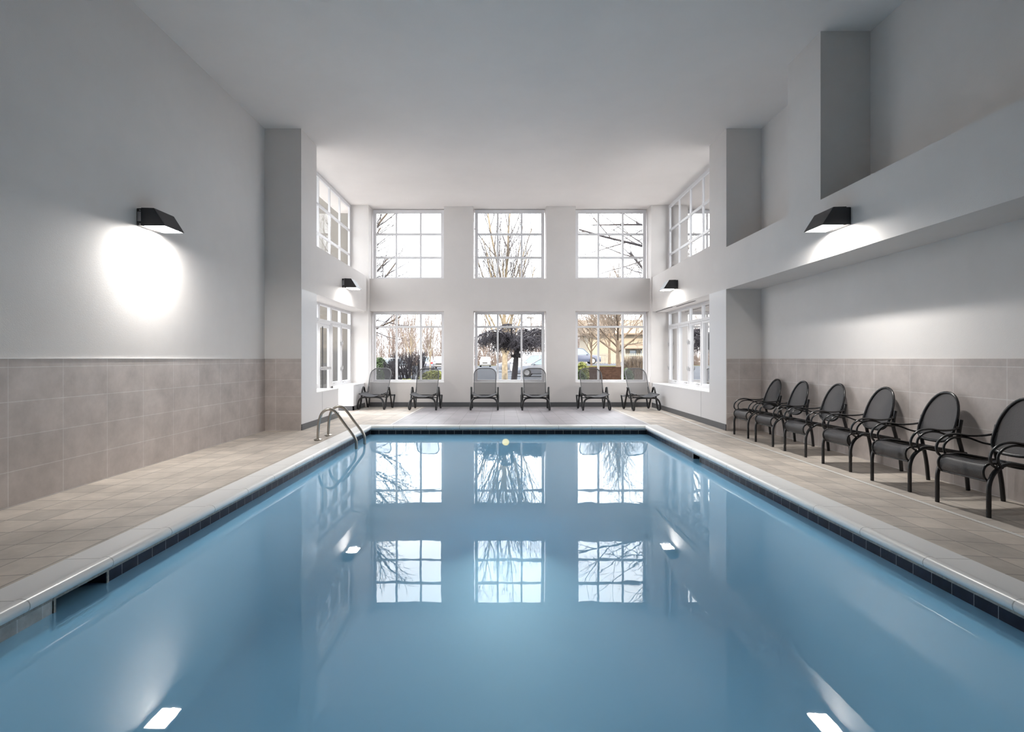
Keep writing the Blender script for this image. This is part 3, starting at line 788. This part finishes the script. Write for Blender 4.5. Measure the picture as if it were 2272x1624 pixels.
# broad tree with forked trunk, right window
tree(at(1372, 40), grow(21, (2.2, .19, .42), [(9, 47, 2.1, .50), (10, 34, .52, .48), (9, 36, .48, .5), (6, 38, .5, .6)], wob=.11, trop=.05), M['bark_warm'], M['twig_warm'],
     'broad bare tree with a low forked trunk on the mulch mound')
tree(at(1352, 58), grow(29, (4.2, .16, .35), [(13, 34, 1.35, .42), (11, 32, .46, .5), (8, 34, .46, .55), (4, 36, .5, .6)], wob=.09, trop=.06), M['bark_warm'], M['twig_warm'],
     'taller bare tree whose top fills the bottom of the upper right far window')
tree(at(1312, 47), grow(33, (2.2, .10, .45), [(7, 36, 1.3, .55), (9, 34, .55, .5), (8, 36, .5, .55), (4, 36, .5, .6)], wob=.12), M['bark_warm'], M['twig_warm'],
     'slender bare tree in front of the dark blue car')
# trees left and right of the view whose branches reach in
tree((-7.4, 24.5, -.15), grow(41, (5.0, .18, .25), [(8, 50, .8, .45), (10, 36, .5, .5), (8, 36, .48, .5), (4, 36, .5, .6)], wob=.13, trop=.03,
     limbs=[((0,0,2.0), (.85,-.1,.25), 3.2, 0.055), ((0,0,2.6), (.8,.1,.45), 3.6, 0.055), ((0,0,3.4), (.75,0,.62), 3.6, 0.055), ((0,0,4.2), (.62,-.1,.8), 3.6, 0.055), ((0,0,4.6), (.3,0,.9), 3.4, .05)]), M['bark_warm'], M['twig'],
     'bare spreading tree reaching into the left edge of the left far window')
tree((8.5, 22.0, -.1), grow(57, (7.0, .22, .35), [(6, 60, .7, .5), (8, 38, .50, .45), (7, 40, .48, .5), (4, 40, .5, .6)], wob=.17, trop=.0,
     limbs=[((0,0,5.2), (-.92,.1,.22), 5.8, .075), ((0,0,6.3), (-.95,-.1,.08), 5.0, .06), ((0,0,3.2), (-.80,.1,.40), 3.6, .05)]), M['bark_dark'], M['twig'],
     'bare tree on the right whose dark limbs cross the upper right far window')
for (u, Y, sd, lb) in ((913, 46, 61, 'thin bare parking-lot tree rising behind the large twiggy shrub'), (954, 52, 62, 'thin bare parking-lot tree in front of the parked white cars, left window')):
    tree(at(u, Y), grow(sd, (2.4, .075, .40), [(8, 26, 1.5, .5), (9, 28, .5, .55), (7, 32, .5, .6), (3, 34, .5, .6)], wob=.09, trop=.08), M['bark_light'], M['twig_far'], lb)
# distant wood
vars_ = []
for sd in (71, 72, 73, 74):
    g = grow(sd, (8.2, .15, .14), [(15, 32, .46, .45), (9, 36, .5, .55), (7, 40, .5, .6)], wob=.09, trop=.06)
    r = empty('woodland_tree'); g[0].build('trunk', M['twig_far'], r, smooth=True); g[1].build('crown', M['twig_far'], r)
    vars_.append(r)
rnd = random.Random(9); k = 0
for row, (Y, n, x0, x1) in enumerate(((122, 24, -40, 26), (134, 24, -44, 30), (146, 22, -46, 32))):
    for i in range(n):
        x = x0+(x1-x0)*(i+rnd.uniform(.1, .9))/n; y = Y+rnd.uniform(-4, 4)
        o = vars_[k] if k < 4 else copy_tree(vars_[k % 4])
        o.location = (x, y, zg(x, y)); o.rotation_euler = (0, 0, rnd.uniform(0, 6.28)); s = rnd.uniform(.72, 1.08); o.scale = (s, s, s)
        tag(o, 'bare pinkish-brown tree in the distant wood beyond the parking lot', 'tree', 'bare trees of the distant wood'); k += 1
# undergrowth at the wood's edge
b = MB(); rnd = random.Random(3)
for i in range(5200):
    x = rnd.uniform(-46, 32); y = rnd.uniform(117, 128); h = rnd.uniform(1.2, 3.2)+4.2*rnd.random()**3
    p = Vector((x, y, zg(x, y))); q = p+Vector((rnd.uniform(-.7, .7), rnd.uniform(-.4, .4), h))
    b.tube([p, p.lerp(q, .5)+Vector((rnd.uniform(-.2, .2), 0, 0)), q], .045, 3, res=1, taper=(1, .3), cap=False)
tag(b.build('dry_undergrowth', M['twig_far']), 'dry tan undergrowth along the edge of the distant wood', 'undergrowth', kind='stuff')

# shrubs
def twig_shrub(loc, w, h, n, m, label, seed):
    rnd = random.Random(seed); r = empty('twiggy_shrub', loc); S, C = MB(), MB()
    for i in range(n):
        a = rnd.uniform(0, 6.283); rr = w*math.sqrt(rnd.random()); b0 = Vector((math.cos(a)*rr*.45, math.sin(a)*rr*.35, -.03))
        top = Vector((math.cos(a)*rr, math.sin(a)*rr*.7, h*rnd.uniform(.82, 1.02)))
        mid = b0.lerp(top, .5)+Vector((rnd.uniform(-.07, .07), rnd.uniform(-.05, .05), 0))
        S.tube([b0, mid, top], .017, 4, res=3, taper=(1, .35), cap=False)
        for q in range(13):
            t = rnd.uniform(.45, .95); s = b0.lerp(mid, t*2) if t < .5 else mid.lerp(top, t*2-1)
            e = s+Vector((rnd.uniform(-.2, .2), rnd.uniform(-.15, .15), rnd.uniform(.15, .40)*h*.7))
            e.z = min(e.z, h*1.03)
            C.tube([s, s.lerp(e, .5)+Vector((rnd.uniform(-.03, .03), 0, 0)), e], .007, 3, res=1, taper=(1, .5), cap=False)
    S.build('stem', m, r); C.build('crown', m, r); tag(r, label, 'shrub')
def leaf_shrub(loc, w, h, n, m, label, seed, name='evergreen_shrub'):
    rnd = random.Random(seed); r = empty(name, loc); b = MB(); st = MB()
    for i in range(n):
        u = Vector((rnd.gauss(0, 1), rnd.gauss(0, 1), rnd.gauss(0, 1))).normalized()*rnd.uniform(.72, 1.0)
        p = Vector((u.x*w, u.y*w*.8, h*.5+u.z*h*.5)); a = Vector((rnd.uniform(-1, 1), rnd.uniform(-1, 1), rnd.uniform(-.4, 1))).normalized()*.075
        c = a.orthogonal().normalized()*.035
        b.quad(p-a, p+c, p+a, p-c)
    for i in range(14):
        a = rnd.uniform(0, 6.28); st.tube([(0, 0, -.03), (math.cos(a)*w*.4, math.sin(a)*w*.3, h*.4), (math.cos(a)*w*.75, math.sin(a)*w*.6, h*.75)], .015, 5, res=2, taper=(1, .3), cap=False)
    b.build('foliage', m, r); st.build('stem', M['bark_warm'], r); tag(r, label, 'shrub')
twig_shrub(at(908, 23), .86, 1.62, 62, M['twig_dark'], 'large flat-topped leafless shrub outside the left far window', 81)
twig_shrub(at(868, 24), .40, 1.35, 34, M['twig_dark'], 'thin leafless shrub with slanting stems beside the large flat-topped shrub', 82)
leaf_shrub(at(841, 25), .42, 1.45, 1500, M['evergreen'], 'dark evergreen shrub at the left edge of the left far window', 83)
leaf_shrub(at(905, 20.5), .55, .62, 1400, M['evergreen2'], 'low yellow-green shrub in front of the large flat-topped shrub', 84)
leaf_shrub(at(962, 22), .62, .92, 1900, M['evergreen2'], 'yellow-green rounded shrub behind the second lounge chair', 85)
leaf_shrub(at(1291, 24), .30, 1.25, 1500, M['evergreen2'], 'rounded yellow-green shrub at the left edge of the right far window', 86)
leaf_shrub(at(1283, 21.5), .34, .95, 1400, M['evergreen'], 'low dark green shrub in front of the rounded yellow-green shrub', 87)
twig_shrub(at(1410, 27), .62, 1.45, 80, M['twig_warm'], 'tan leafless shrub at the right edge of the right far window', 88)
leaf_shrub(at(1392, 25.5), .28, .95, 900, M['evergreen'], 'small green shrub left of the tan leafless shrub', 89)

# cars
def carpaint(n, c): return mat('car_paint_'+n, c, .25, metal=.2, coat=.6)
CP = {'white': carpaint('white', (.30,.305,.32)), 'silver': carpaint('silver', (.12,.13,.155)), 'grey': carpaint('grey', (.14,.15,.18)), 'blue': carpaint('blue', (.06,.07,.11)), 'dark': carpaint('dark', (.05,.055,.065))}
M['carglass'] = mat('car_glass', (.10,.14,.17), .08, spec=.8)
M['tyre'] = mat('tyre_rubber', (.02,.02,.02), .8)
M['rim'] = mat('alloy_rim', (.45,.45,.46), .3, metal=.8)
M['headlamp'] = mat('headlamp_glass', (.6,.62,.65), .1)
M['taillamp'] = mat('tail_lamp_red', (.35,.02,.02), .2)
M['grille'] = mat('car_grille', (.03,.03,.03), .5)
def car(loc, rz, paint, label, suv=False, s=1.0):
    """front is +x; origin on the ground below the middle"""
    r = empty('parked_car', loc, rz); r.scale = (s, s, s)
    L, W = 4.6, 1.82; hw = W/2
    if suv: P = [(-2.28, .35), (-2.30, .72), (-2.24, .98), (-1.9, 1.02), (.95, 1.02), (1.75, .98), (2.18, .88), (2.30, .70), (2.28, .32)]; Gh = [(-2.20, 1.0), (-1.92, 1.62), (-1.5, 1.70), (.1, 1.70), (.45, 1.64), (1.12, 1.02)]
    else: P = [(-2.28, .35), (-2.32, .62), (-2.25, .90), (-1.75, .95), (.9, .93), (1.7, .86), (2.15, .75), (2.30, .58), (2.28, .28)]; Gh = [(-1.95, .93), (-1.15, 1.36), (-.6, 1.44), (.0, 1.44), (.35, 1.38), (1.15, .93)]
    def loft(poly, widths, name, m, zlo):
        b = MB(); k = len(poly); rows = []
        n0 = len(b.v)
        secs = [(-1, .93), (-1, 1), (1, 1), (1, .93)]
        # cross section: left lower, left upper, right upper, right lower
        for (x, z), w in zip(poly, widths):
            zl = zlo
            b.v += [(x, -hw*w[0], zl), (x, -hw*w[1], zl+(z-zl)*.55), (x, -hw*w[2], z-.02), (x, -hw*w[2]*.9, z), (x, hw*w[2]*.9, z), (x, hw*w[2], z-.02), (x, hw*w[1], zl+(z-zl)*.55), (x, hw*w[0], zl)]
        for i in range(k-1):
            for j in range(7): b.face((i*8+j, i*8+j+1, (i+1)*8+j+1, (i+1)*8+j))
            b.face((i*8+7, i*8, (i+1)*8, (i+1)*8+7))
        b.face(tuple(range(8))); b.face(tuple((k-1)*8+j for j in range(7, -1, -1)))
        return b.build(name, m, r, smooth=True, angle=28)
    xs_ = [p[0] for p in P]
    wd = []
    for (x, z) in P:
        e = .90 if abs(x) > 2.2 else (.95 if abs(x) > 2.0 else 1.0)
        wd.append((e*.95, e, e*.95))
    loft(P, wd, 'body', paint, .26)
    zb = 1.0 if suv else .92
    gw = [(.95, .88, .80)]*len(Gh)
    b = MB()
    # glasshouse: sides taper to the roof
    zt = max(z for _, z in Gh)
    def hwz(z): return hw*(.95-.20*(z-zb)/(zt-zb))
    k = len(Gh)
    for (x, z) in Gh: b.v += [(x, -hwz(z), z), (x, hwz(z), z)]
    for i in range(k-1): b.face((2*i, 2*i+1, 2*i+3, 2*i+2))
    b.face(tuple(2*i for i in range(k))); b.face(tuple(2*i+1 for i in range(k-1, -1, -1)))
    b.build('glasshouse', M['carglass'], r)
    b = MB()
    roof = Gh[1:-1]
    for (x, z) in roof: b.v += [(x, -hwz(z)-.004, z+.012), (x, hwz(z)+.004, z+.012)]
    for i in range(len(roof)-1): b.face((2*i, 2*i+1, 2*i+3, 2*i+2))
    b.build('roof', paint, r)
    b = MB()
    for sgn in (-1, 1):
        for (xa, xb) in ((Gh[0], Gh[1]), (Gh[-1], Gh[-2]), ((-.35, zb), (-.35, Gh[2][1]-.02)), (Gh[1], Gh[2]), (Gh[2], Gh[3]), (Gh[3], Gh[4])):
            b.tube([(xa[0], sgn*(hwz(xa[1])+.006), xa[1]), (xb[0], sgn*(hwz(xb[1])+.006), xb[1])], .030, 5, res=1)
    b.build('pillar', paint, r)
    for (wx) in (-1.40, 1.42):
        for sgn in (-1, 1):
            rad = .36 if suv else .32
            b = MB(); b.lathe([(rad*.7, -.10), (rad, -.09), (rad, .09), (rad*.7, .10)], 22, (wx, sgn*(hw-.09), rad), 'y'); w = b.build('wheel', M['tyre'], r, smooth=True, angle=40)
            b = MB(); b.lathe([(rad*.66, 0), (rad*.60, sgn*.02), (rad*.15, sgn*.01), (rad*.12, sgn*.025)], 22, (wx, sgn*(hw+.0), rad), 'y'); b.build('rim', M['rim'], w, smooth=True, angle=40)
    zz = .72 if suv else .62
    for sgn in (-1, 1):
        b = MB(); b.box(2.14, 2.285, sgn*.62-.20, sgn*.62+.20, zz, zz+.13, .02); b.build('headlamp', M['headlamp'], r)
        b = MB(); b.box(-2.325, -2.22, sgn*.68-.14, sgn*.68+.14, zz+.05, zz+.23, .02); b.build('tail_lamp', M['taillamp'], r)
        b = MB(); b.box(.78, .90, sgn*(hw+.09)-.09, sgn*(hw+.09)+.09, zb+.0, zb+.14, .03); b.build('side_mirror', paint, r)
    b = MB(); b.box(2.20, 2.315, -.42, .42, zz-.14, zz+.10, .02); b.build('grille', M['grille'], r)
    b = MB(); b.box(2.15, 2.31, -.80, .80, .26, .40, .02); b.box(-2.33, -2.2, -.80, .80, .30, .44, .02); b.build('bumper', M['grille'], r)
    tag(r, label, 'car'); return r
car(at(1077, 95), R(-90), CP['white'], 'white SUV facing the pool house on the open asphalt, middle window', suv=True)
car(at(1212, 43), R(172), CP['silver'], 'silver-grey sedan parked behind the dark weeping tree trunk')
car(at(1190, 50.5), R(172), CP['white'], 'white car half hidden behind the silver-grey sedan', suv=True)
car(at(1150, 58), R(180), CP['silver'], 'silver SUV just behind the pale tree trunk, middle window', suv=True)
car(at(1283, 60), R(0), CP['blue'], 'dark blue SUV seen from the side by the slender bare tree', suv=True)
car(at(866, 40), R(-62), CP['white'], 'white car beyond the thin slanting shrub, left window')
car(at(947, 72), R(96), CP['grey'], 'grey SUV seen from behind by the thin parking-lot tree', suv=True)
car(at(978, 76), R(-90), CP['white'], 'white SUV facing the pool house at the right edge of the left window', suv=True)
car((7.35, 19.6, zg(7.35, 19.6)), R(-84), CP['silver'], 'silver car seen low through the right bay casement windows')
# box van
r = empty('box_van', at(1172, 78), 0)
b = MB(); b.box(-1.2, 2.4, -1.05, 1.05, .55, 2.30, .05); b.build('cargo_box', CP['white'], r)
b = MB(); b.prism([(-2.6, .4), (-2.6, 1.1), (-2.1, 1.25), (-1.75, 1.95), (-1.2, 1.98), (-1.2, .4)], 'y', -.95, .95); b.build('cab', CP['white'], r)
b = MB(); b.prism([(-2.12, 1.27), (-1.78, 1.93), (-1.74, 1.90), (-2.07, 1.25)], 'y', -.85, .85); b.build('windscreen', M['carglass'], r)
for wx in (-1.9, 1.5):
    for sgn in (-1, 1):
        b = MB(); b.lathe([(.25, -.10), (.36, -.09), (.36, .09), (.25, .10)], 18, (wx, sgn*.88, .36), 'y'); b.build('wheel', M['tyre'], r, smooth=True, angle=40)
tag(r, 'white box van showing above the parked cars in the middle window', 'van')
# house with fence, right
x0 = 11.0; hz = .68
r = empty('cream_house', (0, 82, hz))
b = MB(); b.box(12.5, 34, 0, 9, -.2, 4.4); b.build('wall', M['cream'], r)
b = MB(); b.prism([(-1.0, 4.3), (4.5, 6.6), (10, 4.3), (10, 4.1), (-1.0, 4.1)], 'x', 11.6, 35); b.build('roof', M['rooftan'], r)
b = MB(); b.prism([(-2.2, 2.15), (0, 2.75), (0, 2.6), (-2.2, 2.0)], 'x', 17.2, 24); b.build('porch_roof', M['rooftan'], r)
for x in (18.6, 20.2):
    b = MB(); b.box(x, x+1.1, -.04, .05, .3, 1.85); f = b.build('window', M['fence'], r)
    b = MB(); b.box(x+.08, x+1.02, -.055, -.035, .38, 1.77); b.build('pane', M['carglass'], f)
for x in (17.4, 20.0, 23.6):
    b = MB(); b.box(x, x+.14, -2.1, -1.96, -.2, 2.1); b.build('porch_post', M['fence'], r)
tag(r, 'cream house with a tan roof behind the picket fence, right window', 'house')
r = empty('picket_fence', (0, 66, .64))
b = MB()
for z in (.35, .95): b.box(8.5, 26, 0, .05, z, z+.09)
b.build('rail', M['fence'], r)
b = MB()
x = 8.5
while x < 26: b.box(x, x+.12, -.03, 0, 0, 1.22); x += .22
b.build('picket_panel', M['fence'], r)
tag(r, 'long cream picket fence in front of the cream house', 'fence')
r = empty('lamp_post', at(1382, 56))
b = MB(); b.tube([(0, 0, 0), (0, 0, 10), (0, 0, 19)], .11, 10, res=2, taper=(1.1, .75)); b.build('pole', M['rooftan'], r, smooth=True)
b = MB(); b.lathe([(.22, 0), (.22, .25), (.14, .30)], 14); b.build('base', M['kerb'], r)
tag(r, 'tall tan utility pole behind the right pane of the upper right window', 'pole')
r = empty('street_light', at(1178, 70))
b = MB(); b.tube([(0, 0, 0), (0, 0, 6), (0, 0, 6.6)], .07, 8, res=2); b.build('pole', M['kerb'], r)
b = MB(); b.box(-.55, .35, -.18, .18, 6.45, 6.65, .03); b.build('lamp_head', M['kerb'], r)
tag(r, 'grey parking-lot light pole with a flat lamp head behind the middle window', 'street light')

# ------------------------------------------------------------------ light
w = bpy.data.worlds.new('sky'); sc.world = w; w.use_nodes = True
nt = w.node_tree; bg = nt.nodes['Background']
tc = N(nt, 'ShaderNodeTexCoord'); sp = N(nt, 'ShaderNodeSeparateXYZ'); nt.links.new(tc.outputs['Generated'], sp.inputs[0])
nz = N(nt, 'ShaderNodeTexNoise', Scale=2.5, Detail=5.0, Roughness=.55); nt.links.new(tc.outputs['Generated'], nz.inputs['Vector'])
cr = N(nt, 'ShaderNodeValToRGB'); cr.color_ramp.elements[0].position = .35; cr.color_ramp.elements[1].position = .62
cr.color_ramp.elements[0].color = (.84,.90,1.0,1); cr.color_ramp.elements[1].color = (1.0,.985,.975,1)
nt.links.new(nz.outputs['Fac'], cr.inputs[0]); nt.links.new(cr.outputs[0], bg.inputs['Color'])
el = N(nt, 'ShaderNodeMapRange'); el.inputs['From Min'].default_value = .05; el.inputs['From Max'].default_value = .95   # overcast: brighter towards the zenith
el.inputs['To Min'].default_value = 3.6; el.inputs['To Max'].default_value = 5.0
nt.links.new(sp.outputs[2], el.inputs['Value']); nt.links.new(el.outputs[0], bg.inputs['Strength'])
sun = bpy.data.lights.new('sun', 'SUN'); sun.energy = 4.0; sun.color = (1.0, .84, .64); sun.angle = R(1.5)
so = bpy.data.objects.new('sun', sun); COL.objects.link(so); so.rotation_euler = (R(62), 0, 0)
def portal(loc, rot, sx, sy):
    l = bpy.data.lights.new('window_portal', 'AREA'); l.shape = 'RECTANGLE'; l.size = sx; l.size_y = sy
    l.cycles.is_portal = True
    o = bpy.data.objects.new('window_portal', l); COL.objects.link(o); o.location = loc; o.rotation_euler = rot
for (a, c_) in ((BL, -1.60), (-.812, 1.151), (1.939, BR)):
    for (z0, z1) in ((.6, 2.5), (3.4, 5.3)):
        portal(((a+c_)/2, YG+.06, (z0+z1)/2), (R(-90), 0, 0), c_-a, z1-z0)
for (x, ry) in ((GL-.06, R(-90)), (GR+.06, R(90))):
    for (z0, z1) in ((.1 if x < 0 else .6, 2.5), (3.4, 5.3)):
        portal((x, 12.74, (z0+z1)/2), (0, ry, 0), z1-z0, 4.0)

# ------------------------------------------------------------------ camera and view
cam = bpy.data.cameras.new('camera'); co = bpy.data.objects.new('camera', cam); COL.objects.link(co)
co.location = (0, 0, 1.23); co.rotation_euler = (R(90), 0, 0)
cam.sensor_width = 36; cam.lens = 1231/2272*36
cam.shift_x = 19/2272; cam.shift_y = -16/2272
cam.clip_end = 600
sc.camera = co
vs = sc.view_settings; vs.view_transform = 'Standard'; vs.look = 'None'; vs.gamma = 1; vs.exposure = 0.68; vs.use_curve_mapping = False
cy = sc.cycles
cy.use_denoising = True
try: cy.denoiser = 'OPENIMAGEDENOISE'
except Exception: pass
cy.use_adaptive_sampling = True; cy.adaptive_threshold = 0.06; cy.adaptive_min_samples = 16; cy.use_light_tree = False
cy.max_bounces = 9; cy.diffuse_bounces = 5; cy.glossy_bounces = 4; cy.transparent_max_bounces = 24
cy.sample_clamp_indirect = 8.0; cy.caustics_reflective = False; cy.caustics_refractive = False
